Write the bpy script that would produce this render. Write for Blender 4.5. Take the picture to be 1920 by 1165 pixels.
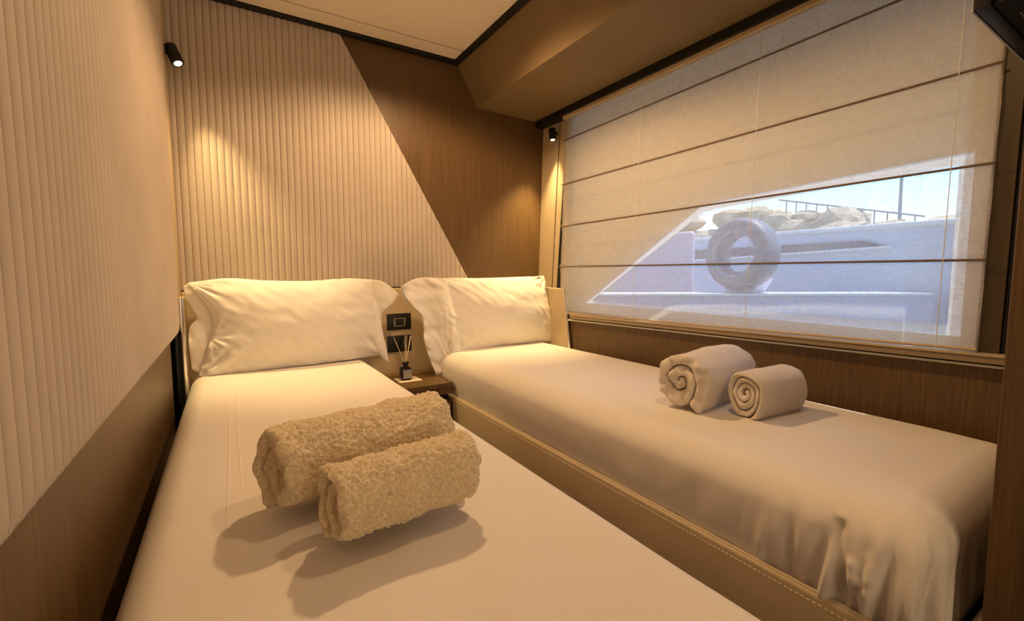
import bpy, bmesh, math, random
import numpy as np
from mathutils import Vector, Matrix, noise
random.seed(4); rng = np.random.default_rng(4)
for o in list(bpy.data.objects): bpy.data.objects.remove(o)
scene = bpy.context.scene
C = scene.collection
ZC = 0.95            # eye height; all coordinates below are metres relative to the eye, floor at -0.95
# ------------------------------------------------------------------ camera
yaw, pit, rol, FPX = 0.55726, 0.08283, -0.00189, 851.93
fw = Vector((math.sin(yaw)*math.cos(pit), math.cos(yaw)*math.cos(pit), -math.sin(pit)))
rt = fw.cross(Vector((0, 0, 1))).normalized(); up = rt.cross(fw)
r2 = math.cos(rol)*rt + math.sin(rol)*up; u2 = -math.sin(rol)*rt + math.cos(rol)*up
cam = bpy.data.objects.new('camera', bpy.data.cameras.new('camera')); C.objects.link(cam)
cam.matrix_world = Matrix(((r2.x, u2.x, -fw.x, 0), (r2.y, u2.y, -fw.y, 0), (r2.z, u2.z, -fw.z, ZC), (0, 0, 0, 1)))
cam.data.sensor_width = 36; cam.data.lens = FPX/1920*36; cam.data.clip_start = 0.01; cam.data.clip_end = 300
scene.camera = cam
vs = scene.view_settings
scene.display_settings.display_device = 'sRGB'
vs.view_transform = 'Standard'; vs.look = 'None'; vs.gamma = 1; vs.use_curve_mapping = False
vs.exposure = 0.22
# ------------------------------------------------------------------ world and lights
world = bpy.data.worlds.new('sky'); scene.world = world; world.use_nodes = True
nt = world.node_tree; nt.nodes.clear()
sk = nt.nodes.new('ShaderNodeTexSky'); sk.sky_type = 'NISHITA'; sk.sun_disc = False
sk.sun_elevation = math.radians(70); sk.sun_rotation = math.radians(117); sk.air_density = 1.0; sk.dust_density = 0.1; sk.ozone_density = 4
bg = nt.nodes.new('ShaderNodeBackground'); bg.inputs['Strength'].default_value = 0.42
wo = nt.nodes.new('ShaderNodeOutputWorld')
nt.links.new(sk.outputs[0], bg.inputs['Color']); nt.links.new(bg.outputs[0], wo.inputs['Surface'])
WARM = (1.0, 0.625, 0.305)
def lamp(name, kind, loc, power, color=WARM, target=None, **kw):
    d = bpy.data.lights.new(name, kind); d.energy = power; d.color = color
    for k, v in kw.items(): setattr(d, k, v)
    o = bpy.data.objects.new(name, d); C.objects.link(o); o.location = (loc[0], loc[1], loc[2]+ZC)
    if target is not None:
        o.rotation_euler = (Vector(target)-Vector(loc)).to_track_quat('-Z', 'Y').to_euler()
    return o
sun = lamp('sun', 'SUN', (4.6, -.6, 8), 7, (1, .95, .86), target=(2.2, 0.6, 0), angle=0.01)
R_ = math.radians
lamp('ceiling_lamp_a', 'SPOT', (0.75, 1.60, 1.09), 40, target=(0.75, 1.60, -1), spot_size=R_(152), spot_blend=.4, shadow_soft_size=.035)
lamp('ceiling_lamp_b', 'SPOT', (0.80, 0.50, 1.09), 13, target=(0.80, 0.50, -1), spot_size=R_(152), spot_blend=.45, shadow_soft_size=.05)
lamp('fill_light', 'AREA', (0.45, -1.2, 0.1), 6, color=(1, .72, .45), target=(0.5, 0.6, 0.25), shape='RECTANGLE', size=.9, size_y=1.2)  # soft fill added behind the eye, not a lamp of the cabin
# ------------------------------------------------------------------ materials
def mat(name, col, rough=.6, metal=0, **kw):
    m = bpy.data.materials.new(name); m.use_nodes = True
    b = m.node_tree.nodes['Principled BSDF']
    b.inputs['Base Color'].default_value = (*col, 1); b.inputs['Roughness'].default_value = rough
    b.inputs['Metallic'].default_value = metal
    for k, v in kw.items(): b.inputs[k].default_value = v
    return m
def nodes(m): return m.node_tree.nodes, m.node_tree.links, m.node_tree.nodes['Principled BSDF']
def noise_col(m, c1, c2, scale=(1, 1, 1), nscale=8, detail=4, lo=.35, hi=.65, bump=0, bscale=None, bdist=.001, rough=.55):
    n, l, b = nodes(m)
    tc = n.new('ShaderNodeTexCoord'); mp = n.new('ShaderNodeMapping'); mp.inputs['Scale'].default_value = scale
    t = n.new('ShaderNodeTexNoise'); t.inputs['Scale'].default_value = nscale; t.inputs['Detail'].default_value = detail
    t.inputs['Roughness'].default_value = rough
    r = n.new('ShaderNodeValToRGB'); r.color_ramp.elements[0].position = lo; r.color_ramp.elements[1].position = hi
    r.color_ramp.elements[0].color = (*c1, 1); r.color_ramp.elements[1].color = (*c2, 1)
    geo = n.new('ShaderNodeNewGeometry')
    l.new(geo.outputs['Position'], mp.inputs['Vector']); l.new(mp.outputs[0], t.inputs['Vector'])
    l.new(t.outputs['Fac'], r.inputs[0]); l.new(r.outputs[0], b.inputs['Base Color'])
    if bump:
        bp = n.new('ShaderNodeBump'); bp.inputs['Strength'].default_value = bump; bp.inputs['Distance'].default_value = bdist
        if bscale:
            t2 = n.new('ShaderNodeTexNoise'); t2.inputs['Scale'].default_value = bscale; t2.inputs['Detail'].default_value = 3
            l.new(geo.outputs['Position'], t2.inputs['Vector']); l.new(t2.outputs['Fac'], bp.inputs['Height'])
        else: l.new(t.outputs['Fac'], bp.inputs['Height'])
        l.new(bp.outputs[0], b.inputs['Normal'])
    return m
M = {}
M['suede'] = noise_col(mat('ribbed_suede', (.6, .5, .4), .85), (.50, .43, .36), (.58, .50, .42), nscale=3, bump=.3, bscale=900, bdist=.0006)
M['wood'] = noise_col(mat('dark_oak', (.1, .05, .02), .45), (.082, .043, .014), (.165, .092, .034), scale=(90, 90, 1.5), nscale=2, detail=5, lo=.3, hi=.75, bump=.12, bdist=.0006)
M['leather'] = noise_col(mat('cream_leather', (.6, .47, .3), .5), (.53, .42, .265), (.58, .465, .30), nscale=5, bump=.15, bscale=700, bdist=.0004)
M['soffit'] = noise_col(mat('sand_lining', (.4, .3, .18), .55), (.20, .135, .065), (.225, .155, .08), nscale=4)
M['ceiling'] = noise_col(mat('ceiling_panel', (.72, .62, .5), .6), (.86, .76, .64), (.89, .79, .67), nscale=3)
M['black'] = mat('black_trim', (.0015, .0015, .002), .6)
M['blackplastic'] = mat('black_plastic', (.004, .004, .004), .5)
M['darkgap'] = mat('dark_recess', (.012, .008, .005), .8)
M['shaded_leather'] = noise_col(mat('shaded_leather_jamb', (.14, .1, .05), .5), (.07, .047, .02), (.08, .054, .025), nscale=4)  # cream leather jamb with its shade put into the colour
M['sill'] = mat('taupe_sill', (.30, .23, .15), .4)
M['fold_shadow_rod'] = mat('fold_shadow_brown', (.16, .10, .055), .6)  # dark brown stands for the shadow line under each fold
M['chrome'] = mat('chrome', (.75, .74, .72), .12, 1)
M['sheet'] = noise_col(mat('white_sheet', (.8, .76, .7), .75), (.80, .755, .69), (.83, .785, .72), nscale=4, bump=.25, bscale=45, bdist=.002)
M['pillow'] = noise_col(mat('white_pillowcase', (.8, .77, .72), .75), (.82, .78, .72), (.84, .80, .74), nscale=4, bump=.25, bscale=60, bdist=.002)
def terry(name, c1, c2, sc):
    m = mat(name, c1, .95); n, l, b = nodes(m)
    b.inputs['Sheen Weight'].default_value = .3
    geo = n.new('ShaderNodeNewGeometry')
    t = n.new('ShaderNodeTexNoise'); t.inputs['Scale'].default_value = sc; t.inputs['Detail'].default_value = 5; t.inputs['Roughness'].default_value = .65
    t.inputs['Distortion'].default_value = .8
    r = n.new('ShaderNodeValToRGB'); r.color_ramp.elements[0].position = .35; r.color_ramp.elements[1].position = .6
    r.color_ramp.elements[0].color = (*c1, 1); r.color_ramp.elements[1].color = (*c2, 1)  # hollows darker, tufts lighter: crevice shade and highlights put into the colour
    bp = n.new('ShaderNodeBump'); bp.inputs['Strength'].default_value = .8; bp.inputs['Distance'].default_value = .003
    l.new(geo.outputs['Position'], t.inputs['Vector']); l.new(t.outputs['Fac'], r.inputs[0]); l.new(t.outputs['Fac'], bp.inputs['Height'])
    l.new(r.outputs[0], b.inputs['Base Color']); l.new(bp.outputs[0], b.inputs['Normal'])
    return m
M['terry'] = terry('cream_terry', (.68, .52, .31), (.93, .81, .57), 190)
M['terryw'] = terry('white_terry', (.74, .66, .56), (.86, .79, .70), 260)
# sheer woven blind: light passes through the gaps, scatters in the threads
m = bpy.data.materials.new('sheer_blind'); m.use_nodes = True; n = m.node_tree.nodes; l = m.node_tree.links; n.clear()
geo = n.new('ShaderNodeNewGeometry')
def streak(scale, ns):
    mp = n.new('ShaderNodeMapping'); mp.inputs['Scale'].default_value = scale
    t = n.new('ShaderNodeTexNoise'); t.inputs['Scale'].default_value = ns; t.inputs['Detail'].default_value = 3
    l.new(geo.outputs['Position'], mp.inputs[0]); l.new(mp.outputs[0], t.inputs['Vector']); return t
ta = streak((1, 1, 9), 34); tb = streak((1, 9, 1), 34)
ad = n.new('ShaderNodeMath'); ad.operation = 'ADD'; l.new(ta.outputs[0], ad.inputs[0]); l.new(tb.outputs[0], ad.inputs[1])
mr = n.new('ShaderNodeMapRange'); mr.inputs['From Min'].default_value = .7; mr.inputs['From Max'].default_value = 1.3
mr.inputs['To Min'].default_value = .30; mr.inputs['To Max'].default_value = .58
l.new(ad.outputs[0], mr.inputs[0])
tr = n.new('ShaderNodeBsdfTransparent'); df = n.new('ShaderNodeBsdfDiffuse'); tl = n.new('ShaderNodeBsdfTranslucent')
df.inputs[0].default_value = (.80, .70, .56, 1); tl.inputs[0].default_value = (.85, .80, .70, 1)
m1 = n.new('ShaderNodeMixShader'); m1.inputs[0].default_value = .52; l.new(df.outputs[0], m1.inputs[1]); l.new(tl.outputs[0], m1.inputs[2])
m2 = n.new('ShaderNodeMixShader'); l.new(mr.outputs[0], m2.inputs[0]); l.new(m1.outputs[0], m2.inputs[1]); l.new(tr.outputs[0], m2.inputs[2])
ou = n.new('ShaderNodeOutputMaterial'); l.new(m2.outputs[0], ou.inputs[0]); M['blind'] = m
m = bpy.data.materials.new('window_glass'); m.use_nodes = True; n = m.node_tree.nodes; l = m.node_tree.links; n.clear()
tr = n.new('ShaderNodeBsdfTransparent'); tr.inputs[0].default_value = (.93, .97, 1, 1); gl = n.new('ShaderNodeBsdfGlossy'); gl.inputs['Roughness'].default_value = .02
fr = n.new('ShaderNodeFresnel'); fr.inputs[0].default_value = 1.3
mx = n.new('ShaderNodeMixShader'); l.new(fr.outputs[0], mx.inputs[0]); l.new(tr.outputs[0], mx.inputs[1]); l.new(gl.outputs[0], mx.inputs[2])
ou = n.new('ShaderNodeOutputMaterial'); l.new(mx.outputs[0], ou.inputs[0]); M['glass'] = m
M['lining'] = mat('window_lining', (.80, .77, .68), .6)
M['glow_lining'] = m = mat('daylit_lining', (.82, .80, .72), .5); n, l, b = nodes(m)      # lining round the pane made translucent to add a daylight glow
tl = n.new('ShaderNodeBsdfTranslucent'); tl.inputs[0].default_value = (.9, .92, .85, 1); mx = n.new('ShaderNodeMixShader'); mx.inputs[0].default_value = .24
l.new(b.outputs[0], mx.inputs[1]); l.new(tl.outputs[0], mx.inputs[2]); l.new(mx.outputs[0], n['Material Output'].inputs[0])
M['white'] = mat('white_gelcoat', (.92, .92, .88), .3)
M['glow_rim'] = m = mat('daylit_rim', (.92, .90, .80), .4); n, l, b = nodes(m)  # frame rim made translucent to glow, standing for its lit reveal
tl = n.new('ShaderNodeBsdfTranslucent'); tl.inputs[0].default_value = (1, .98, .88, 1); mx = n.new('ShaderNodeMixShader'); mx.inputs[0].default_value = .55
l.new(b.outputs[0], mx.inputs[1]); l.new(tl.outputs[0], mx.inputs[2]); l.new(mx.outputs[0], n['Material Output'].inputs[0])
M['hull'] = noise_col(mat('blue_grey_hull', (.3, .36, .46), .4), (.62, .70, .80), (.66, .74, .84), nscale=1.5)
M['hullwin'] = mat('dark_hull_window', (.06, .09, .14), .15)
M['tyre'] = noise_col(mat('grey_fender_rubber', (.12, .15, .18), .5), (.13, .16, .20), (.19, .22, .27), nscale=9)
M['pink'] = noise_col(mat('lilac_grey_paint', (.5, .44, .52), .6), (.78, .60, .66), (.82, .64, .70), nscale=3)
M['pontoon'] = noise_col(mat('pale_pontoon', (.5, .52, .65), .7), (.55, .58, .72), (.62, .64, .78), nscale=3)
M['rock'] = noise_col(mat('tan_rock', (.5, .4, .28), .9), (.42, .33, .22), (.72, .60, .42), nscale=2.5, bump=.6, bscale=9, bdist=.05)
M['water'] = mat('harbour_water', (.12, .24, .30), .15)
M['steel'] = mat('grey_steel', (.25, .28, .33), .4)
M['lens'] = mat('lamp_lens', (1, .9, .7), .4); b = nodes(M['lens'])[2]
b.inputs['Emission Color'].default_value = (1, .84, .55, 1); b.inputs['Emission Strength'].default_value = 1.6
M['bottleglass'] = mat('black_glass', (.006, .006, .008), .06)
M['label'] = mat('grey_label', (.34, .31, .27), .5)
M['reed'] = mat('rattan_reed', (.72, .58, .40), .7)
M['paper'] = mat('cream_paper', (.78, .68, .54), .7)
M['greyplastic'] = mat('grey_plastic', (.20, .17, .13), .4)
M['silver'] = mat('silver_sticker', (.45, .44, .42), .4)
# ------------------------------------------------------------------ helpers
def mk(name, V, F, m, parent=None, smooth=False, kind=None, loc=None):
    """link one mesh object; V are eye-relative coordinates; the origin goes to the base centre"""
    V = np.asarray(V, float).copy(); V[:, 2] += ZC
    if loc is None:
        mn, mx = V.min(0), V.max(0); loc = np.array([(mn[0]+mx[0])/2, (mn[1]+mx[1])/2, mn[2]])
    me = bpy.data.meshes.new(name); me.from_pydata((V-loc).tolist(), [], [list(map(int, f)) for f in F])
    me.materials.append(m)
    if smooth: me.polygons.foreach_set('use_smooth', [True]*len(me.polygons))
    me.update()
    o = bpy.data.objects.new(name, me); C.objects.link(o)
    if parent:
        o.parent = parent; pl = Vector(parent['wloc']); o.location = Vector(loc)-pl
    else: o.location = loc
    o['wloc'] = list(map(float, loc))
    if kind: o['kind'] = kind
    return o
def thing(name, label, cat, loc, group=None, kind=None):
    o = bpy.data.objects.new(name, None); C.objects.link(o); o.empty_display_size = .05
    o.location = (loc[0], loc[1], loc[2]+ZC); o['wloc'] = [loc[0], loc[1], loc[2]+ZC]
    if label: o['label'] = label
    if cat: o['category'] = cat
    if group: o['group'] = group
    if kind: o['kind'] = kind
    return o
def tag(o, label, cat, group=None):
    o['label'] = label; o['category'] = cat
    if group: o['group'] = group
    return o
def bevelbox(x0, x1, y0, y1, z0, z1, b=.003, seg=2):
    bm = bmesh.new(); bmesh.ops.create_cube(bm, size=1)
    for v in bm.verts: v.co = ((x0+x1)/2+v.co.x*(x1-x0), (y0+y1)/2+v.co.y*(y1-y0), (z0+z1)/2+v.co.z*(z1-z0))
    if b: bmesh.ops.bevel(bm, geom=bm.edges[:], offset=b, segments=seg, affect='EDGES', profile=.5)
    bm.verts.index_update()
    V = [tuple(v.co) for v in bm.verts]; F = [[v.index for v in f.verts] for f in bm.faces]; bm.free(); return V, F
def box(name, x0, x1, y0, y1, z0, z1, m, parent=None, b=.003, kind=None, seg=2):
    V, F = bevelbox(x0, x1, y0, y1, z0, z1, b, seg); return mk(name, V, F, m, parent, kind=kind)
def merge(*parts):
    V = []; F = []
    for v, f in parts:
        k = len(V); V += [tuple(p) for p in v]; F += [[i+k for i in q] for q in f]
    return V, F
def tube(p0, p1, r0, r1=None, n=16, cap=True):
    r1 = r0 if r1 is None else r1
    p0 = Vector(p0); p1 = Vector(p1); q = (p1-p0).to_track_quat('Z', 'Y')
    V = []; F = []
    for p, r in ((p0, r0), (p1, r1)):
        for i in range(n):
            a = 2*math.pi*i/n; V.append(tuple(p+q@Vector((r*math.cos(a), r*math.sin(a), 0))))
    for i in range(n): F.append([i, (i+1) % n, n+(i+1) % n, n+i])
    if cap: F += [list(range(n))[::-1], list(range(n, 2*n))]
    return V, F
def prism(poly, axis, a, b):
    """extrude a 2-D polygon along an axis"""
    def P(u, v, t): return (t, u, v) if axis == 'X' else (u, t, v) if axis == 'Y' else (u, v, t)
    n = len(poly); V = [P(u, v, a) for u, v in poly]+[P(u, v, b) for u, v in poly]
    F = [list(range(n))[::-1], list(range(n, 2*n))]+[[i, (i+1) % n, n+(i+1) % n, n+i] for i in range(n)]
    return V, F
def lathe(c, prof, n=24):
    V = []; F = []
    for r, z in prof:
        for i in range(n): a = 2*math.pi*i/n; V.append((c[0]+r*math.cos(a), c[1]+r*math.sin(a), z))
    for j in range(len(prof)-1):
        for i in range(n): F.append([j*n+i, j*n+(i+1) % n, (j+1)*n+(i+1) % n, (j+1)*n+i])
    F.append(list(range(n))[::-1]); F.append([(len(prof)-1)*n+i for i in range(n)]); return V, F
def fix_normals(o):
    bm = bmesh.new(); bm.from_mesh(o.data); bmesh.ops.recalc_face_normals(bm, faces=bm.faces); bm.to_mesh(o.data); bm.free()
def shade(o, ang=40):
    o.data.polygons.foreach_set('use_smooth', [True]*len(o.data.polygons))
    o.data.set_sharp_from_angle(angle=math.radians(ang))
def wx(z): return 1.628+.035*z                 # the leaning window wall
# ------------------------------------------------------------------ room shell
XL, YB, ZT, ZF = -.185, 2.30, 1.115, -.95
box('floor', -.6, 2.0, -1.3, 2.45, ZF-.05, ZF, M['wood'], b=0, kind='structure')
# head wall: oak, with an upholstered ribbed panel cut along a diagonal
wb = box('wall_back', -.4, 1.9, YB, YB+.08, ZF, 1.25, M['wood'], b=0, kind='structure')
wb['label'] = 'dark oak head wall'
D0, D1 = (.492, 1.099), (1.134, -.024)
def diag_z(x): return D0[1]+(x-D0[0])*(D1[1]-D0[1])/(D1[0]-D0[0])
zb, ztop = -.070, 1.105
pitch = .0262; k = 0; x = -.172
while x < 1.17:
    prof = []
    for j in range(9):
        a = j/8; prof.append((x+.0006+(pitch-.0012)*a, YB-.0065-.0038*math.sin(math.pi*a)**.7))
    prof = [(x+.0006, YB)]+prof+[(x+pitch-.0006, YB)]
    pts = [(px, py, min(ztop, diag_z(px))) for px, py in prof]
    if max(p[2] for p in pts) > zb+.02:
        V = [(p[0], p[1], zb) for p in pts]+[(p[0], p[1], max(p[2], zb+.001)) for p in pts]; n = len(pts)
        F = [[i, i+1, n+i+1, n+i] for i in range(n-1)]+[list(range(n, 2*n))]
        o = mk('rib', V, F, M['suede'], wb); shade(o, 50)
    x += pitch; k += 1
a = Vector((D0[0], 0, D0[1])); b_ = Vector((D1[0], 0, D1[1])); d = (b_-a).normalized(); nn = Vector((-d.z, 0, d.x))
q = [a-d*.01, b_+d*.06, b_+d*.06-nn*.004, a-d*.01-nn*.004]
if nn.x < 0: q = [a-d*.01, b_+d*.06, b_+d*.06+nn*.004, a-d*.01+nn*.004]
V, F = prism([(p.x, p.z) for p in q], 'Y', YB-.0075, YB); mk('edge_trim', V, F, M['leather'], wb)
# left wall
wl = box('wall_left', -.4, XL-.012, -1.3, YB, ZF, 1.25, M['darkgap'], b=0, kind='structure')
pn = box('oak_panel', XL-.011, XL, -1.3, 2.0, -.93, .2, M['wood'], wl, b=.001)
box('lining', XL-.011, -.165, 2.02, YB-.0135, -.095, ztop, M['leather'], wl, b=.001)
# upholstered ribbed panel on the left wall
zl0, zl1, ye = -.218, 1.11, 2.10
pitch = .0285; y = ye; k = 0
back = bevelbox(XL, XL+.012, -1.0, ye, zl0+.002, zl1, .002)
pnl = mk('padding', *back, M['suede'], wl)
while y > -1.0:
    pr = []
    for j in range(9):
        a = j/8; pr.append((XL+.0195+.0045*math.sin(math.pi*a)**.7, y-.0006-(pitch-.0012)*a))
    pr = [(XL+.011, y-.0006)]+pr+[(XL+.011, y-pitch+.0006)]
    def zz(yy):                                    # rounded lower far corner
        r = .05; t = yy-(ye-r)
        return zl0 + (r-math.sqrt(max(r*r-t*t, 0)) if t > 0 else 0)
    n = len(pr); V = []
    for dz, fl in ((-.002, 1), (.004, .55), (.012, .15), (.026, 0)):      # soft pillowed bottom edge
        V += [(min(p[0], p[0]+(XL+.0190-p[0])*fl) if p[0] > XL+.0190 else p[0], p[1], zz(p[1])+dz) for p in pr]
    V += [(p[0], p[1], zl1) for p in pr]
    V += [(XL+.010, p[1], zz(p[1])-.004) for p in pr]
    F = [[j*n+i+1, j*n+i, (j+1)*n+i, (j+1)*n+i+1] for j in range(4) for i in range(n-1)]+[[i, i+1, 5*n+i+1, 5*n+i] for i in range(n-1)]
    o = mk('rib', V, F, M['suede'], wl); fix_normals(o); shade(o, 60)
    y -= pitch
# entrance side behind the eye and the foot bulkhead
box('wall_front', -.4, 2.0, -1.38, -1.3, ZF, 1.25, M['ceiling'], b=0, kind='structure')
V = [(x, y, z) for y in (.150, .184) for x, z in ((1.0, ZF), (wx(ZF)-.002, ZF), (wx(.89)-.002, .89), (1.22, .89), (1.09, 1.10), (1.0, 1.10))]
fb = mk('door_1', V, [[0, 1, 2, 3, 4, 5], [11, 10, 9, 8, 7, 6]]+[[i, (i+1) % 6, 6+(i+1) % 6, 6+i] for i in range(6)], M['wood'], kind='structure'); fix_normals(fb)
bv = fb.modifiers.new('bevel', 'BEVEL'); bv.width = .002; bv.segments = 2
# ceiling
box('ceiling', -.4, 1.9, -1.3, YB, ZT+.012, ZT+.09, M['darkgap'], b=0, kind='structure')
ce = bpy.data.objects['ceiling']
box('ceiling_panel', XL, 1.062, -1.3, 2.1575, ZT, ZT+.012, M['ceiling'], ce, b=.002)
box('border_panel', XL, 1.062, 2.1675, 2.262, ZT, ZT+.012, M['ceiling'], ce, b=.002)
box('trim_1', XL, 1.092, 2.264, YB, ZT-.012, ZT+.01, M['black'], b=.001, kind='structure')
box('trim_2', 1.064, 1.094, -1.3, 2.264, ZT-.012, ZT+.01, M['black'], b=.001, kind='structure')
# soffit above the window
V, F = prism([(1.094, ZT-.004), (1.203, .907), (1.66, .897), (1.66, 1.12)], 'Y', -1.3, YB)
s = mk('trim_3', V, F, M['soffit'], kind='structure'); fix_normals(s); s['label'] = 'sand coloured sloping ceiling box above the window'
box('trim_4', 1.598, 1.665, -.6, YB, .862, .905, M['black'], b=.002, kind='structure')
# ------------------------------------------------------------------ window wall
wr = thing('wall_right', 'dark oak wall under the window', None, (wx(-.6), 1.1, ZF), kind='structure')
def wallstrip(name, ya, yb, za, zb2, m, parent, t=.02, off=0, yc=None, yd=None):
    """slab on the leaning plane; ya,yb = y limits at the top; yc,yd = y limits at the bottom"""
    yc = ya if yc is None else yc; yd = yb if yd is None else yd
    V = []
    for dx in (0, t):
        V += [(wx(za)+off+dx, yc, za), (wx(za)+off+dx, yd, za), (wx(zb2)+off+dx, yb, zb2), (wx(zb2)+off+dx, ya, zb2)]
    F = [[0, 1, 2, 3], [7, 6, 5, 4], [0, 4, 5, 1], [1, 5, 6, 2], [2, 6, 7, 3], [3, 7, 4, 0]]
    o = mk(name, V, F, m, parent); fix_normals(o)
    bv = o.modifiers.new('bevel', 'BEVEL'); bv.width = .0015; bv.segments = 2
    return o
wallstrip('oak_panel', -1.3, YB, ZF, -.215, M['wood'], wr, off=0)
wallstrip('lining', 2.142, YB, -.262, .87, M['leather'], wr, off=0, yc=2.172)
wallstrip('seam', 2.130, 2.142, -.262, .87, M['darkgap'], wr, off=.006, yc=2.160, yd=2.172)
wallstrip('lining', 2.066, 2.130, -.262, .87, M['leather'], wr, off=0, yc=2.116, yd=2.160)
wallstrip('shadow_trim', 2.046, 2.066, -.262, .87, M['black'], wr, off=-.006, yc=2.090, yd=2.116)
wallstrip('jamb', .307, .352, -.24, .87, M['shaded_leather'], wr, off=-.004)
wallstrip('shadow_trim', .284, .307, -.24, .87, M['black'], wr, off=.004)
wallstrip('jamb', -1.3, .284, -.24, .87, M['shaded_leather'], wr, off=-.002)
# window opening: reveal box, inner lining with the slanted light, outer skin
w1 = thing('window_1', 'wide hull window with a slanted far end', None, (1.72, 1.2, -.262), kind='structure')
def quadbar(name, P, m, parent):                     # P: 8 corners
    F = [[0, 1, 2, 3], [7, 6, 5, 4], [0, 4, 5, 1], [1, 5, 6, 2], [2, 6, 7, 3], [3, 7, 4, 0]]
    o = mk(name, P, F, m, parent); fix_normals(o); return o
for nm, (y0, z0), (y1, z1) in (('sill_board', (.27, -.232), (2.10, -.262)), ('head_board', (.30, .89), (2.10, .89))):
    quadbar(nm, [(1.60, y0, z0-.006), (1.715, y0, z0-.006), (1.715, y1, z1-.006), (1.60, y1, z1-.006), (1.60, y0, z0), (1.715, y0, z0), (1.715, y1, z1), (1.60, y1, z1)], M['lining'], w1)
box('reveal', 1.668, 1.725, 2.10, 2.115, -.27, .89, M['lining'], w1, b=0)
box('reveal', 1.668, 1.725, .335, .35, -.24, .89, M['lining'], w1, b=0)
XW = 1.715
hole = [(1.915, -.157), (1.227, .252), (1.150, .262), (.432, .293), (.432, -.149)]
outer = [(2.12, -.27), (2.12, .9), (1.19, .9), (.33, .9), (.33, -.24)]
def ring(inn, out, x0, x1):
    n = len(inn); V = [(x0, *p) for p in out]+[(x0, *p) for p in inn]+[(x1, *p) for p in out]+[(x1, *p) for p in inn]; F = []
    for i in range(n):
        j = (i+1) % n; F += [[i, j, n+j, n+i], [2*n+i, 3*n+i, 3*n+j, 2*n+j], [n+i, n+j, 3*n+j, 3*n+i], [i, 2*n+i, 2*n+j, j]]
    return V, F
def offs(poly, d):
    c = np.mean(poly, 0); n = len(poly); out = []
    P = [np.array(p) for p in poly]
    for i in range(n):
        e1 = P[i]-P[i-1]; e2 = P[(i+1) % n]-P[i]; n1 = np.array([-e1[1], e1[0]])/np.linalg.norm(e1); n2 = np.array([-e2[1], e2[0]])/np.linalg.norm(e2)
        if np.dot(n1, c-(P[i]+P[i-1])/2) < 0: n1 = -n1
        if np.dot(n2, c-(P[i]+P[(i+1) % n])/2) < 0: n2 = -n2
        bis = n1+n2; bis /= max(np.dot(bis, n1), .3); out.append(tuple(P[i]+bis*d))
    return out
rim = offs(hole, -.030); n_ = len(hole)
o = mk('inner_lining', *ring(rim, outer, XW, XW+.003), M['glow_lining'], w1); fix_normals(o)
V = [(XW+.001, *p) for p in rim]+[(XW+.001, *p) for p in hole]
mk('window_frame', V, [[i, (i+1) % n_, n_+(i+1) % n_, n_+i] for i in range(n_)], M['glow_rim'], w1)
mk('pane', *prism(hole, 'X', XW+.006, XW+.010), M['glass'], w1)
# window sill ledge in the room
quadbar('sill', [(1.588, .26, -.226), (1.63, .26, -.226), (1.63, 1.945, -.252), (1.588, 1.945, -.252), (1.588, .26, -.205), (1.63, .26, -.205), (1.63, 1.945, -.231), (1.588, 1.945, -.231)], M['sill'], w1)
quadbar('sill_edge', [(1.584, .26, -.208), (1.63, .26, -.208), (1.63, 1.945, -.234), (1.584, 1.945, -.234), (1.584, .26, -.203), (1.63, .26, -.203), (1.63, 1.945, -.229), (1.584, 1.945, -.229)], M['leather'], w1)
# ------------------------------------------------------------------ roman blind
rb = tag(thing('roman_blind', '', '', (1.6, 1.2, -.2)), 'sheer cream roman blind drawn down over the hull window', 'blind')
yl, yr = 2.052, .343
def zf(t, zl, zr): return zl+(zr-zl)*t
folds = [(.862, .862), (.735, .760), (.492, .509), (.260, .268), (.035, .031), (-.226, -.196)]
NY = 160; rows = []
for s_ in range(len(folds)-1):
    (a0, a1), (b0, b1) = folds[s_], folds[s_+1]
    NZ = 26 if s_ else 18
    for j in range(NZ+(1 if s_ == len(folds)-2 else 0)):
        f_ = j/NZ; row = []
        for i in range(NY+1):
            t = i/NY; zt = zf(t, a0, a1); zb_ = zf(t, b0, b1)
            z = zt+(zb_-zt)*f_; yy = yl+(yr-yl)*t
            bul = .0040*math.sin(math.pi*f_)+.006*max(0, 1-f_*7)*min(1, f_*40)*(1 if s_ else 0)+(.016*max(0, (f_-.93)/.07) if s_ < 4 else 0)
            if s_ == 0:
                zc = .800+.008*math.sin(t*9+1)+.010*t; bul += .012*math.exp(-((z-zc)/.012)**2)
                fr_ = min(1, t*12); bul *= .3+.7*fr_
            sag = .0035*noise.noise(Vector((yy*2.2, z*9, 3+s_)))+.0018*noise.noise(Vector((yy*5, z*30, 7)))
            for yc_ in (1.489, .945, .419):
                sag += .0015*math.exp(-((yy-yc_)/.010)**2)
            row.append((wx(z)-.022-bul+sag, yy+.0025*math.sin(z*27), z))
        rows.append(row)
V = [p for r in rows for p in r]; W_ = NY+1
F = [[j*W_+i, j*W_+i+1, (j+1)*W_+i+1, (j+1)*W_+i] for j in range(len(rows)-1) for i in range(NY)]
mk('fabric', V, F, M['blind'], rb, smooth=True)
for (zl_, zr_) in folds[1:5]:  # dark rods drawn as the shadow lines below the pleats
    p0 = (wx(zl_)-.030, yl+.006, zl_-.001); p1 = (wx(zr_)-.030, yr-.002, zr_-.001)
    o = mk('fold_shadow_rod', *tube(p0, p1, .0034, n=8), M['fold_shadow_rod'], rb); shade(o)
(zl_, zr_) = folds[5]
o = mk('hem_bar', *tube((wx(zl_)-.024, yl, zl_), (wx(zr_)-.024, yr, zr_), .004, n=8), M['leather'], rb); shade(o)
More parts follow.
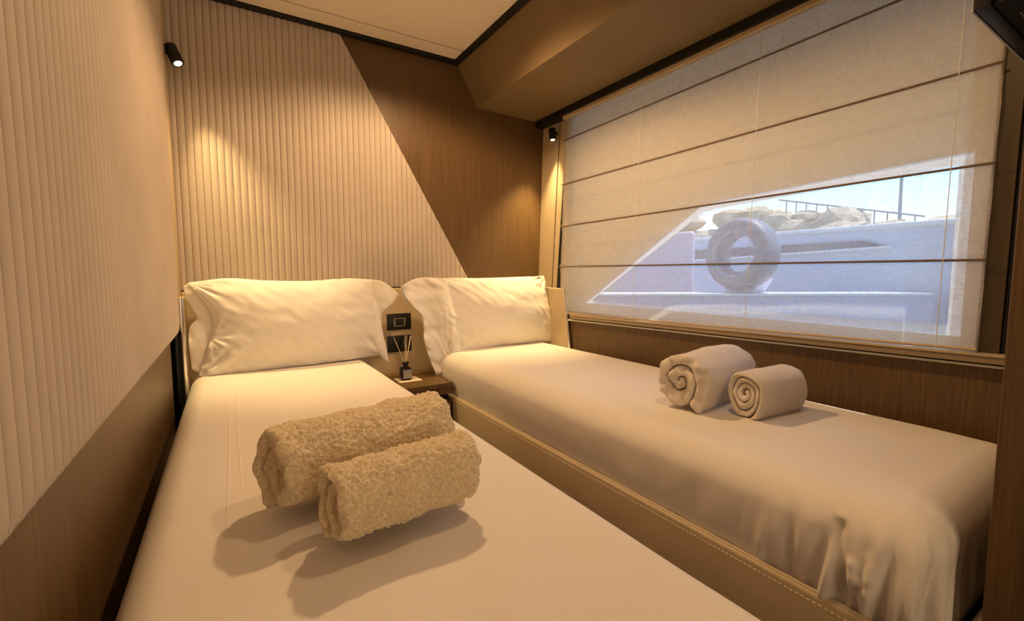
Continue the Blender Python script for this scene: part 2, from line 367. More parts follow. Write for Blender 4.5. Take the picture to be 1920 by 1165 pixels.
for yc_ in (1.489, .945, .419):
    o = mk('cord', *tube((wx(.86)-.040, yc_, .86), (wx(-.2)-.036, yc_, -.2), .0010, n=6), M['white'], rb); shade(o)
box('headrail', 1.61, 1.63, yr, yl, .845, .867, M['leather'], rb, b=.003)
# side hems: doubled cloth along both edges
for ya, yb in ((yl, yl-.030), (yr+.055, yr)):
    V = []; n_ = 30
    for j in range(n_+1):
        z = .85+(-.205-.85)*j/n_
        V += [(wx(z)-.016, ya, z), (wx(z)-.016, yb, z)]
    mk('side_hem', V, [[2*j, 2*j+1, 2*j+3, 2*j+2] for j in range(n_)], M['blind'], rb)
# ------------------------------------------------------------------ soft shapes
def rbox(x0, x1, y0, y1, z0, z1, r, nx, ny, nz):
    """rounded box as a welded grid -> (V, F) numpy"""
    lo = np.array([x0, y0, z0], float); hi = np.array([x1, y1, z1], float); N = (nx, ny, nz)
    key = {}; V = []; F = []
    def coord(a, i):
        t = i/N[a]
        # denser sampling close to the rounded edges
        s = .5-.5*math.cos(math.pi*t); t = .45*t+.55*s
        return lo[a]+(hi[a]-lo[a])*t
    def vid(i, j, k):
        q = (i, j, k)
        if q not in key:
            key[q] = len(V); V.append([coord(0, i), coord(1, j), coord(2, k)])
        return key[q]
    for k in (0, nz):
        for i in range(nx):
            for j in range(ny):
                f = [vid(i, j, k), vid(i+1, j, k), vid(i+1, j+1, k), vid(i, j+1, k)]; F.append(f if k else f[::-1])
    for j in (0, ny):
        for i in range(nx):
            for k in range(nz):
                f = [vid(i, j, k), vid(i+1, j, k), vid(i+1, j, k+1), vid(i, j, k+1)]; F.append(f if not j else f[::-1])
    for i in (0, nx):
        for j in range(ny):
            for k in range(nz):
                f = [vid(i, j, k), vid(i, j+1, k), vid(i, j+1, k+1), vid(i, j, k+1)]; F.append(f[::-1] if not i else f)
    V = np.array(V); r = np.array(r if hasattr(r, '__len__') else (r, r, r), float)
    c = np.clip(V, lo+r, hi-r); d = (V-c)/r
    L = np.maximum(np.linalg.norm(d, axis=1), 1e-9); mxd = np.abs(d).max(1)
    s = np.where(mxd > 0, mxd/L, 1)                       # cube shell -> sphere shell
    s = np.where(L > 1, 1/L, 1)
    return c+d*s[:, None]*r, F
def vnoise(V, sx, sy, sz, seed=0):
    return np.array([noise.noise(Vector((p[0]*sx+seed, p[1]*sy+seed*.7, p[2]*sz-seed))) for p in V])
def frame_bed(x0, x1, y0, y1, lab, side):
    b_ = thing('bed', lab, 'bed', ((x0+x1)/2, (y0+y1)/2, ZF))
    for nm, a in (('side_rail', (x0, x0+.018, y0, y1)), ('side_rail', (x1-.018, x1, y0, y1)), ('foot_rail', (x0+.018, x1-.018, y0, y0+.018))):
        o = box(nm, a[0], a[1], a[2], a[3], -.90, -.585, M['leather'], b_, b=.008, seg=3); shade(o)
    box('slat_base', x0+.02, x1-.02, y0+.02, y1, -.72, -.665, M['darkgap'], b_, b=0)
    box('plinth', x0+.05, x1-.05, y0+.05, y1, -.95, -.90, M['darkgap'], b_, b=0)
    return b_
bedR = frame_bed(.880, 1.595, .1855, 2.245, 'right twin bed under the window, white sheet over a stitched cream leather base', 1)
bedL = frame_bed(-.168, .565, -.75, 2.245, 'left twin bed beside the ribbed wall, white sheet over cream leather base', 0)
for X_, s_, bd in ((.880, -1, bedR), (.565, 1, bedL)):    # welt cord and stitches along the rail top
    y0 = .17 if s_ < 0 else -.74
    o = mk('piping', *tube((X_-s_*.010, y0, -.586), (X_-s_*.010, 2.24, -.586), .0045, n=10), M['leather'], bd); shade(o)
parts = []
y = .18
while y < 2.2:
    parts.append(bevelbox(.8785, .8805, y, y+.006, -.6015, -.6000, 0)); y += .010
o = mk('stitching', *merge(*parts), M['paper'], bedR); o['kind'] = 'stuff'
# right mattress
V, F = rbox(.9005, 1.576, .218, 2.245, -.660, -.400, (.072, .072, .062), 110, 330, 50)
x, y, z = V[:, 0].copy(), V[:, 1].copy(), V[:, 2].copy()
def smooth(a, b, t): t = np.clip((t-a)/(b-a), 0, 1); return t*t*(3-2*t)
side = 1-smooth(.93, 1.00, x)                       # long visible side
foot = 1-smooth(.24, .30, y)
near = 1-smooth(.25, .75, y); cx = np.clip((x-.9)/.7, 0, 1)
down = np.clip((-.42-z)/.12, 0, 1)*smooth(-.605, -.585, z)
# sheet folds hanging round the foot corner
per = (y-.22)-(x-.90)                                # runs round the corner
nz1 = vnoise(np.c_[per+.12*z, z, z*0], 48, 4, 1, 2); nz2 = vnoise(np.c_[per+.35*z, z, z*0], 15, 3, 1, 9); nz3 = vnoise(V, 4, 4, 9, 5)
corner = np.exp(-((per-.04)/.19)**2)*smooth(-.80, -.30, per)
nz1 = np.sign(nz1)*np.abs(nz1)**.75
amp = down*(.024*corner*(nz1+.8*nz2)+.005*nz3*(1-corner)+.004*nz2)
hx_ = x-np.clip(x, .99, 1.49); hy_ = y-np.clip(y, .29, 2.16); hl = np.maximum(np.hypot(hx_, hy_), 1e-6); on_ = smooth(.02, .07, hl)*((x < 1.0) | (y < .3))
V[:, 0] += hx_/hl*amp*on_; V[:, 1] += hy_/hl*amp*on_*.8
# bulge and the tuck under
V[:, 0] -= side*(.012*np.sin(np.clip((-.40-z)/.2, 0, 1)*math.pi))
# pulled crease and pucker near the foot corner
pk = np.exp(-((y-.345-(z+.44)*.10)/.010)**2)*smooth(-.60, -.55, z)*(1-smooth(-.45, -.43, z))*side
V[:, 0] += .016*pk
pk2 = np.exp(-((y-.315)/.022)**2-((z+.525)/.045)**2)*side
V[:, 0] -= .020*pk2*(1+.5*vnoise(V, 60, 60, 60, 1))
wt_ = smooth(-.47, -.41, z)
V[:, 2] += wt_*(.0025*vnoise(V, 3, 2.2, 1, 4)+.0012*vnoise(V, 9, 5, 1, 8)) - .010*np.exp(-((x-1.6)/.10)**2-((y-.25)/.12)**2)*wt_
V[:, 2] += wt_*.004*np.exp(-((x-1.25)/.25)**2)
mR = mk('mattress', V, F, M['sheet'], bedR, smooth=True)
# left mattress
V, F = rbox(-.148, .545, -.70, 2.245, -.660, -.400, (.060, .06, .075), 90, 200, 24)
x, y, z = V.T.copy()
V[:, 2] += smooth(-.47, -.41, z)*(.003*vnoise(V, 3, 2.2, 1, 14)+.0013*vnoise(V, 11, 4, 1, 18))
V[:, 2] += smooth(-.47, -.41, z)*(1-smooth(.45, .80, y))*.006*np.maximum(0, vnoise(np.c_[x-.5*y, y*.25, z*0], 9, 4, 1, 21)-.08)
for xs in (-.016, -.002):                                    # ironed crease lines
    pass
mL = mk('mattress', V, F, M['sheet'], bedL, smooth=True)
def on_top(ptsx, y0, y1, w, h, name):
    V = []; n_ = 60
    for j in range(n_+1):
        yy = y0+(y1-y0)*j/n_; xx = ptsx+.004*noise.noise(Vector((yy*2, ptsx*40, 0)))
        zz_ = -.400+.003*noise.noise(Vector((xx*3+14, yy*2.2+9.8, -.4-14)))+.0013*noise.noise(Vector((xx*11+18, yy*4+12.6, -.4-18)))
        e = .0012*min(1, j/8, (n_-j)/8)
        V += [(xx-w, yy, zz_-.0006), (xx, yy, zz_-.0006+e+h), (xx+w, yy, zz_-.0006)]
    F = []
    for j in range(n_):
        F += [[3*j, 3*j+1, 3*j+4, 3*j+3], [3*j+1, 3*j+2, 3*j+5, 3*j+4]]
    return mk(name, V, F, M['sheet'], bedL, smooth=True)
on_top(-.018, .78, 2.04, .0025, .0010, 'crease'); on_top(.003, .90, 2.04, .0025, .0010, 'crease')
# headboards: one padded box behind both beds with returns at each end
hb = tag(thing('headboard', '', '', (.72, 2.26, -.95)), 'low cream leather headboard wrapping behind both pillows', 'headboard')
o = box('back_panel', -.166, 1.60, 2.262, 2.286, -.93, -.075, M['leather'], hb, b=.008, seg=3); shade(o)
def ret(name, x0, x1, ytop, ybot, ztop_, zbot):
    V, F = prism([(ytop, ztop_), (2.265, ztop_+.004), (2.265, zbot), (ybot, zbot)], 'X', x0, x1)
    o = mk(name, V, F, M['leather'], hb); fix_normals(o)
    bv = o.modifiers.new('bevel', 'BEVEL'); bv.width = .006; bv.segments = 3; return o
ret('side_wing', 1.592, 1.604, 2.015, 1.955, -.088, -.46)
ret('side_wing', -.170, -.150, 2.105, 2.10, -.095, -.55)
for (xa, ya, za, xb, yb, zb_, r) in ((1.600, 2.012, -.088, 1.600, 1.952, -.46, .007), (-.156, 2.098, -.092, -.156, 2.092, -.55, .010)):
    o = mk('chrome_edge', *tube((xa, ya, za), (xb, yb, zb_), r, n=14), M['chrome'], hb); shade(o)
o = mk('black_edge', *tube((-.176, 2.085, -.092), (-.176, 2.08, -.60), .006, n=10), M['black'], hb)
# ------------------------------------------------------------------ nightstand
ns = tag(thing('nightstand', '', '', (.72, 2.09, -.95)), 'small oak nightstand between the two beds', 'nightstand')
box('top', .572, .874, 1.925, 2.258, -.532, -.510, M['wood'], ns, b=.002)
box('apron', .572, .874, 1.93, 2.25, -.565, -.532, M['wood'], ns, b=.001)
box('body', .58, .868, 1.955, 2.25, -.95, -.60, M['wood'], ns, b=.001)
box('recess', .585, .865, 1.97, 2.25, -.60, -.565, M['darkgap'], ns, b=0)
dr = box('drawer', .582, .866, 1.938, 1.955, -.80, -.605, M['wood'], ns, b=.002)
# paper mat, diffuser
cd = box('card', .655, .765, 2.035, 2.135, -.5100, -.5085, M['paper'], b=0)
tag(cd, 'small cream card lying on the nightstand under the reed diffuser', 'card')
df_ = tag(thing('reed_diffuser', '', '', (.702, 2.09, -.5085)), 'black glass reed diffuser with grey label on the nightstand', 'diffuser')
V, F = bevelbox(.676, .728, 2.064, 2.116, -.5083, -.448, .010, 3); o = mk('bottle', V, F, M['bottleglass'], df_); shade(o)
o = mk('neck', *lathe((.702, 2.09), [(.011, -.449), (.011, -.437), (.015, -.436), (.015, -.424), (.008, -.424)], 20), M['bottleglass'], df_); shade(o)
box('label', .681, .723, 2.0625, 2.0645, -.498, -.458, M['label'], df_, b=0)
for (dx, dy, h) in ((-.052, .01, .150), (.016, .02, .152), (.030, .00, .150), (.036, .03, .146), (.010, .03, .150)):
    o = mk('reed', *tube((.702-dx*.12, 2.09-dy*.12, -.46), (.702+dx, 2.09+dy, -.424+h*.82), .0014, n=8), M['reed'], df_)
# ------------------------------------------------------------------ socket plates
for i, (z1, lab) in enumerate(((-.205, 'upper black socket plate on the headboard between the pillows'), (-.318, 'lower black socket plate, behind the diffuser reeds'))):
    sp = tag(thing('socket_plate', '', '', (.730, 2.262, z1-.084)), lab, 'socket')
    sp['group'] = 'black plates between the pillows'
    o = box('plate', .667, .792, 2.255, 2.262, z1-.084, z1, M['blackplastic'], sp, b=.003); shade(o)
    if i == 0:
        box('module', .700, .762, 2.2535, 2.2552, z1-.066, z1-.022, M['greyplastic'], sp, b=.002)
        box('button', .710, .752, 2.2520, 2.2536, z1-.060, z1-.028, M['blackplastic'], sp, b=.001)
    else:
        for xx in (.703, .735):
            md = box('module', xx, xx+.026, 2.2535, 2.2552, z1-.066, z1-.020, M['blackplastic'], sp, b=.002)
            for zz_ in (-.030, -.043, -.056):
                o = mk('pin_hole', *tube((xx+.013, 2.2538, z1+zz_), (xx+.013, 2.2530, z1+zz_), .0035, n=10), M['greyplastic'], md)
# ------------------------------------------------------------------ pillows
def poly_at(P, n):
    P = np.array(P, float)
    # Catmull-Rom through the points
    Q = [2*P[0]-P[1]]+list(P)+[2*P[-1]-P[-2]]; out = []
    for i in range(1, len(Q)-2):
        for t in np.linspace(0, 1, 24, endpoint=False):
            a, b, c, d = Q[i-1], Q[i], Q[i+1], Q[i+2]
            out.append(.5*((2*b)+(-a+c)*t+(2*a-5*b+4*c-d)*t*t+(-a+3*b-3*c+d)*t**3))
    out.append(P[-1]); out = np.array(out)
    L = np.r_[0, np.cumsum(np.linalg.norm(np.diff(out, axis=0), axis=1))]; s = np.linspace(0, L[-1], n)
    return np.c_[np.interp(s, L, out[:, 0]), np.interp(s, L, out[:, 1])]
def coons(top, bot, left, right, nu, nv):
    T = poly_at(top, nu); B = poly_at(bot, nu); Lf = poly_at(left, nv); Rg = poly_at(right, nv)
    u = np.linspace(0, 1, nu)[None, :, None]; v = np.linspace(0, 1, nv)[:, None, None]
    S = (1-v)*T[None]+v*B[None]+(1-u)*Lf[:, None]+u*Rg[:, None]-((1-u)*(1-v)*T[0]+u*(1-v)*T[-1]+(1-u)*v*B[0]+u*v*B[-1])
    return S
def soft(name, top, bot, left, right, yfun, th, parent, nu=90, nv=60, wr=.004, seed=0, e=(.5, .5, .5, .5), minth=.002, gather=()):
    S = coons(top, bot, left, right, nu, nv); u = np.linspace(0, 1, nu)[None, :]; v = np.linspace(0, 1, nv)[:, None]
    bu = np.minimum(1, (np.clip(u, 0, 1)*2.2))**e[0]*np.minimum(1, (1-u)*2.2)**e[1]
    t_ = (np.sin(np.pi*np.clip(u, 0, 1))**.55)*(np.sin(np.pi*np.clip(v, 0, 1))**.55)
    t_ = t_*th+minth
    Vf = []; Vb = []
    for j in range(nv):
        for i in range(nu):
            px, pz = S[j, i]; uu = i/(nu-1); vv = j/(nv-1)
            ed = min(uu, 1-uu, vv, 1-vv); we = math.exp(-ed*7)
            w = wr*(.5*noise.noise(Vector((px*7+seed, pz*16, seed)))+.35*noise.noise(Vector((px*22, pz*30+px*14, seed+3))))*(.5+we)
            for (gu, gv, ga, gr) in gather:            # creases fanning out of a gathered corner
                dx = (uu-gu)*1.8; dz = vv-gv; rr = math.hypot(dx, dz); an = math.atan2(dz, dx)
                w += ga*math.exp(-(rr/gr)**2)*min(1, rr*9)*noise.noise(Vector((an*3.4, rr*2.2, seed+gu*9+gv*5)))
            yc = yfun(px, pz)
            Vf.append((px, yc-t_[j, i]-w, pz)); Vb.append((px, yc+t_[j, i]*.7, pz))
    n_ = nu*nv; V = Vf+Vb; F = []
    for j in range(nv-1):
        for i in range(nu-1):
            a = j*nu+i; F.append([a, a+nu, a+nu+1, a+1]); F.append([n_+a, n_+a+1, n_+a+nu+1, n_+a+nu])
    bd = [i for i in range(nu)]+[j*nu+nu-1 for j in range(1, nv)]+[(nv-1)*nu+i for i in range(nu-2, -1, -1)]+[j*nu for j in range(nv-2, 0, -1)]
    for q in range(len(bd)):
        a, b = bd[q], bd[(q+1) % len(bd)]; F.append([a, b, n_+b, n_+a])
    return mk(name, V, F, M['pillow'], parent, smooth=True)
def lean(y0): return lambda px, pz: y0+.10*(pz+.40)
pL = tag(thing('pillow', '', '', (.25, 2.13, -.40)), 'plump white pillow standing at the head of the left bed', 'pillow', 'pillows against the headboard')
soft('cushion', [(-.135, -.036), (.00, -.020), (.13, -.030), (.30, -.034), (.45, -.024), (.575, -.030)],
     [(-.115, -.400), (-.07, -.412), (.10, -.407), (.35, -.400), (.50, -.393), (.605, -.386)],
     [(-.135, -.036), (-.085, -.12), (-.06, -.20), (-.085, -.30), (-.115, -.400)],
     [(.575, -.030), (.575, -.12), (.590, -.22), (.598, -.30), (.605, -.386)],
     lean(2.135), .085, pL, 130, 80, wr=.011, seed=1, gather=((0, 0, .028, .30), (0, 1, .028, .32), (0, .6, .014, .25), (1, 1, .020, .30), (.5, 1.0, .006, .3)))
soft('pillowcase_flap', [(.555, -.034), (.60, -.034), (.655, -.060), (.705, -.105)], [(.555, -.33), (.575, -.365), (.60, -.400), (.628, -.425)],
     [(.555, -.034), (.560, -.12), (.558, -.22), (.555, -.33)], [(.705, -.105), (.655, -.150), (.618, -.19), (.612, -.27), (.622, -.35), (.628, -.425)],
     lambda a, b: 2.13+.10*(b+.4)+.012*math.sin(a*50+b*18), .008, pL, 30, 50, wr=.012, seed=4)
soft('pillowcase_flap', [(-.150, -.050), (-.12, -.034), (-.06, -.045)], [(-.136, -.375), (-.10, -.395), (-.07, -.39)],
     [(-.150, -.050), (-.142, -.10), (-.112, -.17), (-.136, -.21), (-.142, -.28), (-.136, -.375)], [(-.06, -.045), (-.03, -.2), (-.07, -.39)],
     lambda a, b: 2.15+.10*(b+.4), .010, pL, 24, 60, wr=.018, seed=7)
pR = tag(thing('pillow', '', '', (1.25, 2.13, -.40)), 'white pillow with a long hanging open end at the head of the right bed', 'pillow', 'pillows against the headboard')
soft('cushion', [(.905, -.028), (1.00, -.026), (1.15, -.028), (1.35, -.024), (1.50, -.020), (1.565, -.018)],
     [(.955, -.432), (1.05, -.412), (1.20, -.404), (1.40, -.402), (1.52, -.400), (1.60, -.400)],
     [(.905, -.028), (.950, -.12), (.975, -.22), (.975, -.33), (.955, -.432)],
     [(1.565, -.018), (1.575, -.08), (1.588, -.20), (1.602, -.30), (1.60, -.400)],
     lean(2.125), .085, pR, 130, 80, wr=.011, seed=11, gather=((1, 0, .024, .25), (0, 1, .020, .30), (0, 0, .020, .25), (1, 1, .012, .25)  ))
soft('pillowcase_flap', [(.705, -.060), (.76, -.035), (.83, -.022), (.95, -.030)], [(.858, -.512), (.89, -.500), (.925, -.462), (.99, -.425)],
     [(.705, -.060), (.715, -.105), (.745, -.155), (.800, -.215), (.806, -.28), (.802, -.33), (.825, -.42), (.858, -.512)], [(.95, -.030), (.995, -.15), (1.01, -.3), (.99, -.425)],
     lambda a, b: 2.105+.10*(b+.4)+.014*math.sin(a*34+b*9), .016, pR, 60, 90, wr=.022, seed=14, gather=((.6, 1, .02, .5),))
soft('pillowcase_hem', [(.703, -.062), (.715, -.058), (.735, -.060)], [(.722, -.142), (.735, -.143), (.760, -.146)], [(.703, -.062), (.706, -.10), (.722, -.142)], [(.735, -.060), (.745, -.10), (.760, -.146)],
     lambda a, b: 2.135, .002, pR, 12, 20, wr=.003, seed=19)
# ------------------------------------------------------------------ towels
def towel(label, A, B, rx, rz, turns, m, amp, group, r0=.012, flip=1, tail=0.06, nl=150, endamp=.004, seed=0, squash=0, phase=-math.pi/2, fine=1, rec_=1, sagk=0):
    """terry towel rolled into a spiral; axis from A to B (centres), rx across, rz up"""
    A = Vector(A); B = Vector(B); L = (B-A).length; ax = (B-A).normalized(); ac = Vector((0, 0, 1)).cross(ax).normalized()*flip; upv = Vector((0, 0, 1))
    ac = ac-ax*ac.dot(ax); upv = upv-ax*upv.dot(ax); upv.normalize(); ac.normalize()
    sh = (1-r0/rx)/turns; th = sh*.90
    path = []; N0 = int(220*turns*fine) 
    for i in range(N0+1):
        q_ = i/N0; an = 2*math.pi*turns*(q_-1)+phase; R = (r0/rx)+(1-r0/rx)*q_
        R_out = R; R_in = max(R-th, .02)
        path.append((an, R_out, R_in))
    outer_ = []; inner_ = []
    def pos(an, R, i):
        w = 1+.03*math.sin(an*2+seed)*(1-R)+.05*noise.noise(Vector((math.cos(an)*1.5+seed, math.sin(an)*1.5, R*2)))
        x_ = R*rx*math.cos(an)*w; z_ = R*rz*math.sin(an)*w
        if z_ < 0: z_ = max(z_*(1+sagk*(-z_/rz)), -rz)
        return x_, z_
    for i, (an, a, b) in enumerate(path): outer_.append(pos(an, a, i)); inner_.append(pos(an, b, i))
    # loose tail lying on the bed after the last turn
    tl = int(60*fine) if tail else 0
    xe, ze = outer_[-1]; tx = tail/max(tl, 1)
    tk = th*rx
    for i in range(1, tl+1):
        f_ = i/tl; outer_.append((xe+tail*f_, -rz+0.001)); inner_.append((xe+tail*f_, -rz+tk*(1-.25*f_**3)))
    # keep the outer side outside: outer_ faces the bed on the tail
    loop = outer_+inner_[::-1]; n_ = len(loop)
    ts = [0, .004, .012, .03]+list(np.linspace(.05, .95, nl))+[.97, .988, .996, 1]
    cen = [((outer_[k][0]+inner_[k][0])/2, (outer_[k][1]+inner_[k][1])/2) for k in range(len(outer_))]; cen = cen+cen[::-1]
    V = []
    for t in ts:
        e = min(t, 1-t)*L
        inset = max(0, 1-e/.010); s_ = math.sqrt(max(0, 1-inset*inset*.92))
        for k, (px, pz) in enumerate(loop):
            cxx, czz = cen[k]; qx = cxx+(px-cxx)*s_; qz = czz+(pz-czz)*s_
            ang = k/n_
            off_ = endamp*noise.noise(Vector((px*30+seed, pz*30, t*2)))*2*(1 if e < .05 else 0)*(1-e/.05)
            rad = 1-squash*max(0, -qz/rz)*0
            rec = .028*(1-min(1, (cxx*cxx/rx/rx+czz*czz/rz/rz)**.5))*max(0, 1-e/.06)*rec_
            p = A+ax*(t*L+((off_+rec) if t < .5 else -(off_+rec)))+ac*qx*rad+upv*qz
            if k < len(outer_) and s_ > .5:
                # pile: outward lumps
                rr = Vector((qx, qz)); 
                if rr.length > 1e-5:
                    nrm = (ac*qx/rr.length+upv*qz/rr.length)
                    if k > N0: nrm = -upv*0
                    if R_vis(k, N0, turns):
                        nn_ = noise.noise(p*150)+.7*noise.noise(p*290+Vector((5, 2, 1)))
                        p = p+nrm*(amp*nn_+amp*1.6*noise.noise(p*26+Vector((seed, 0, 0)))+.004*noise.noise(p*9))
            V.append((p.x, p.y, max(p.z, A.z-rz-.001)))
    F = []; W2 = len(ts)
    for j in range(W2-1):
        for k in range(n_):
            k2 = (k+1) % n_; F.append([j*n_+k, j*n_+k2, (j+1)*n_+k2, (j+1)*n_+k])
    h = len(outer_)
    for j, rev in ((0, 1), (W2-1, 0)):
        for k in range(h-1):
            q_ = [j*n_+k, j*n_+k+1, j*n_+(n_-2-k), j*n_+(n_-1-k)]; F.append(q_ if rev else q_[::-1])
    o = mk('towel', V, F, m, smooth=True); fix_normals(o)
    tag(o, label, 'towel', group); return o
def R_vis(k, N0, turns): return k > N0*(1-1.25/turns)
G = 'rolled white towels on the beds'
def placed(label, ax_, ay_, ang, L, rx, rz, *a, **k):
    z_ = -.398+rz; towel(label, (ax_, ay_, z_), (ax_+L*math.cos(ang), ay_+L*math.sin(ang), z_), rx, rz, *a, **k)
placed('larger rolled cream towel lying across the left bed', .036, .792, .232, .342, .086, .0815, 2.4, M['terry'], .0036, G, flip=-1, tail=.0, seed=1, nl=180, endamp=.006, phase=-2.0, fine=1.25)
placed('small rolled cream towel in front of the larger one on the left bed', .098, .654, .115, .248, .061, .0700, 2.2, M['terry'], .0036, G, flip=-1, tail=0, seed=2, nl=130, endamp=.006, phase=-2.0, fine=1.1)
placed('larger white towel roll on the right bed, nearer the pillow', 1.090, .842, .154, .325, .092, .0875, 2.3, M['terryw'], .0010, G, flip=1, tail=.0, seed=3, nl=90, phase=-2.25, rec_=.1, sagk=.45, fine=.8, endamp=.012)
placed('smaller white towel roll on the right bed, nearer the foot', 1.182, .700, -.047, .210, .060, .067, 3.4, M['terryw'], .0010, G, flip=1, tail=.0, seed=6, nl=80, phase=-1.9, rec_=.1, sagk=.45, fine=.7)
# ------------------------------------------------------------------ reading lamps
def reading(label, top, bot, r, base, power, target, size):
    t = tag(thing('reading_light', '', '', base), label, 'lamp', 'black reading spotlights')
    T = Vector(top); Bt = Vector(bot); d = (Bt-T).normalized()
    o = mk('shade', *tube(T, Bt, r, n=28), M['blackplastic'], t); shade(o)
    bv = o.modifiers.new('bevel', 'BEVEL'); bv.width = .003; bv.segments = 3; bv.limit_method = 'ANGLE'
    o = mk('lens', *tube(Bt-d*.001, Bt+d*.003, r*.72, r*.50, n=24), M['lens'], t); shade(o, 60)
    mid = T+(Bt-T)*.35
    o = mk('bracket', *tube(base, mid, .008, n=12), M['blackplastic'], t); shade(o)
    p = Bt+d*.008
    lamp('reading_beam', 'SPOT', p, power, (1, .70, .30), target=target, spot_size=R_(size), spot_blend=1.0, shadow_soft_size=.012)
reading('black reading spotlight at the top of the left wall corner', (-.150, 2.235, .868), (-.125, 2.21, .800), .0215, (-.165, 2.24, .845), 46, (.13, 2.10, -.06), 60)
reading('black reading spotlight on the window wall corner', (1.612, 2.150, .822), (1.610, 2.140, .757), .020, (1.650, 2.155, .80), 65.0, (1.42, 2.19, -.05), 66)
# ------------------------------------------------------------------ television at the foot wall, seen from behind
tv = tag(thing('television', '', '', (1.4, .25, .484)), 'black flat television seen from behind, high at the foot of the right bed', 'television')
o = box('screen', 1.20, 1.58, .276, .301, .484, .80, M['blackplastic'], tv, b=.003); shade(o)
o = box('bezel', 1.198, 1.582, .299, .3025, .482, .486, M['silver'], tv, b=.0005)
V, F = prism([(.276, .488), (.276, .78), (.235, .76), (.215, .70), (.215, .53), (.222, .500)], 'X', 1.215, 1.565)
o = mk('rear_housing', V, F, M['blackplastic'], tv); fix_normals(o)
box('sticker', 1.262, 1.285, .238, .262, .4955, .4975, M['silver'], tv, b=0)
for i in range(9):
    box('vent_slat', 1.30, 1.50, .226+i*.0052, .2285+i*.0052, .4915, .4955, M['greyplastic'], tv, b=0)
o = mk('arm', *tube((1.45, .218, .62), (1.45, .186, .62), .02, n=16), M['blackplastic'], tv)
# ------------------------------------------------------------------ outside
wt = box('water', 2.2, 120, -60, 90, -1.35, -1.25, M['water'], b=0); tag(wt, 'harbour water beyond the hull window', 'water')
hx = 4.0
hs = tag(thing('moored_boat', '', '', (4.5, 1.6, -1.3)), 'blue-grey hull of a boat moored alongside, seen through the blind', 'boat')
# local profile of the neighbouring hull, slightly flared, seen side-on
V, F = prism([(hx+.25, -1.3), (hx+.03, -.2), (hx, .315), (hx+.03, .345), (hx+2.2, .345), (hx+2.2, -1.3)], 'Y', -3.0, 3.02)
V = [(v[0], v[1], v[2]) for v in V]; o = mk('hull', V, F, M['hull'], hs); fix_normals(o)
box('gunwale', hx-.02, hx+.10, -3.0, 3.03, .310, .345, M['white'], hs, b=.01)
mk('hull_window', *prism([(1.36, .185), (3.0, .125), (3.0, .222), (1.50, .232)], 'X', hx-.012, hx+.05), M['hullwin'], hs)
mk('window_trim', *prism([(1.30, .172), (3.0, .105), (3.0, .125), (1.36, .186)], 'X', hx-.03, hx+.05), M['white'], hs)
pk_ = box('dock_pedestal', 3.2, 3.26, 2.385, 3.25, -1.25, .335, M['pink'], b=.02); tag(pk_, 'pale lilac box standing on the dock behind the slanted frame', 'dock box')
# floating pontoon whose near edge crosses the view
rv = Vector((.849, -.529, 0)); f0 = Vector((.528, .849, 0))
c0 = f0*2.35+rv*.75
def ob(c, hw, d0, d1, z0, z1):
    P = []
    for z in (z0, z1):
        P += [(c+rv*-hw+f0*d0).to_tuple()[:2]+(z,), (c+rv*hw+f0*d0).to_tuple()[:2]+(z,), (c+rv*hw+f0*d1).to_tuple()[:2]+(z,), (c+rv*-hw+f0*d1).to_tuple()[:2]+(z,)]
    return P
# tyre fender
ft = tag(thing('tyre_fender', '', '', (2.93, 1.79, -.134)), 'large grey ring fender standing on the pontoon outside the window', 'fender')
def torus(c, nrm, R, rt_, ru, n=56, m_=20):
    q = Vector(nrm).to_track_quat('Z', 'Y'); V = []; F = []
    for i in range(n):
        a = 2*math.pi*i/n
        for j in range(m_):
            b = 2*math.pi*j/m_; rr = R+rt_*math.copysign(abs(math.cos(b))**.7, math.cos(b)); h = ru*math.copysign(abs(math.sin(b))**.7, math.sin(b))
            V.append(tuple(Vector(c)+q@Vector((rr*math.cos(a), rr*math.sin(a), h))))
    for i in range(n):
        for j in range(m_): F.append([i*m_+j, ((i+1) % n)*m_+j, ((i+1) % n)*m_+(j+1) % m_, i*m_+(j+1) % m_])
    return V, F
fc = (2.93, 1.79, .122)
o = mk('tyre', *torus(fc, (-1, .05, .03), .180, .060, .085), M['tyre'], ft, smooth=True); fix_normals(o)
o = mk('sidewall_ring', *torus((fc[0]-.078, fc[1], fc[2]), (-1, .05, .03), .150, .014, .012, 48, 10), M['steel'], ft, smooth=True); fix_normals(o)
o = mk('bracket', *prism([(1.64, -.04), (1.94, -.04), (1.88, -.134), (1.70, -.134)], 'X', 2.92, 3.06), M['pontoon'], ft); fix_normals(o)
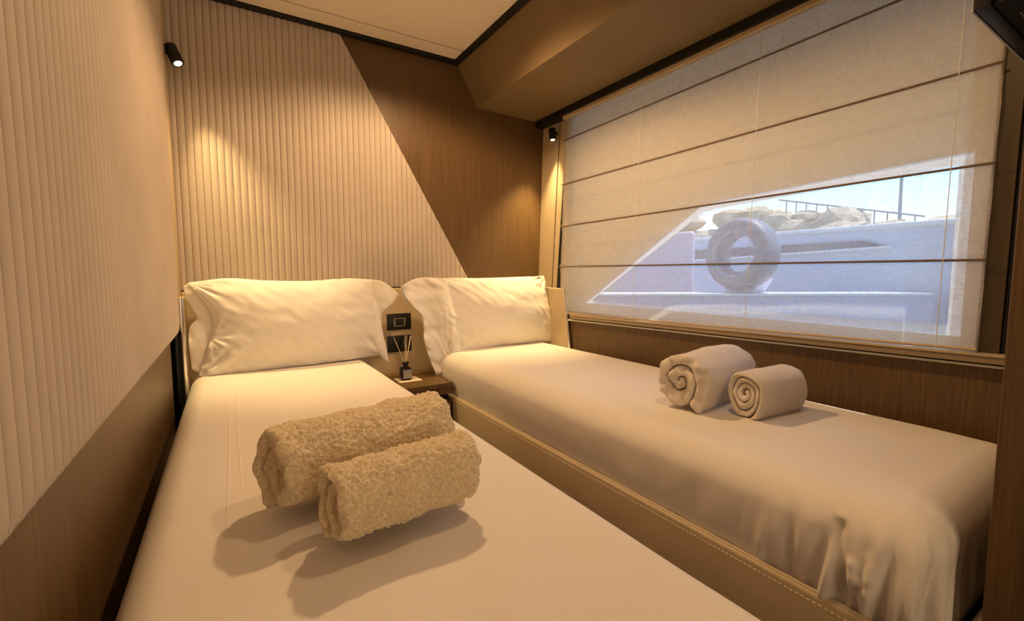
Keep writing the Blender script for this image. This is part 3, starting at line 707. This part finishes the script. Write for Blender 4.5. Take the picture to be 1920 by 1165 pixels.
pt = tag(thing('pontoon', '', '', (2.6, 1.6, -1.25)), 'pale lilac pontoon edged with a white strip, lowest thing outside the window', 'pontoon')
quadbar('float', ob(Vector((0, 0, 0))+rv*1.60, 1.10, 2.90, 3.15, -1.25, -.150), M['pontoon'], pt)
quadbar('edge_strip', ob(Vector((0, 0, 0))+rv*1.60, 1.10, 2.89, 3.155, -.150, -.136), M['white'], pt)
# breakwater of rocks with a railing
bw = tag(thing('breakwater', '', '', (13, 6, -1.3)), 'tan rock breakwater behind the moored boat', 'breakwater')
V, F = prism([(11.6, -1.3), (12.2, .6), (13, .9), (16, .9), (17, -1.3)], 'Y', -6, 26); o = mk('bank', V, F, M['rock'], bw); fix_normals(o)
for i in range(90):
    yy = random.uniform(1.5, 16); ztop_ = 1.12+(yy-3)*.16 if yy < 7.5 else 1.84
    zz_ = random.uniform(.7, ztop_); s_ = random.uniform(.22, .5); xx = 11.7+.5*random.random()+(zz_-.5)*.5
    bm = bmesh.new(); bmesh.ops.create_icosphere(bm, subdivisions=2, radius=1)
    for v in bm.verts:
        f_ = 1+.35*noise.noise(v.co*1.3+Vector((i*3.1, 0, 0))); v.co = Vector((v.co.x*s_*f_, v.co.y*s_*1.3*f_, v.co.z*s_*.75*f_))
    bm.verts.index_update()
    V = [(v.co.x+xx, v.co.y+yy, v.co.z+zz_-.2) for v in bm.verts]; F = [[v.index for v in f.verts] for f in bm.faces]; bm.free()
    mk('rock', V, F, M['rock'], bw)
rl = tag(thing('railing', '', '', (12.4, 5, 1.0)), 'thin steel railing descending along the breakwater', 'railing')
mk('handrail', *tube((12.4, 6.6, 1.90), (12.4, 3.6, 1.16), .02, n=8), M['steel'], rl)
for i in range(12):
    yy = 6.4-i*.24; zt_ = 1.90-(6.6-yy)*.247; mk('post', *tube((12.4, yy, zt_-.45), (12.4, yy, zt_), .015, n=6), M['steel'], rl)
lp = tag(mk('mast', *tube((12.5, 4.05, .6), (12.5, 4.08, 3.6), .035, .025, n=10), M['steel']), 'thin grey mast rising beyond the railing', 'mast')
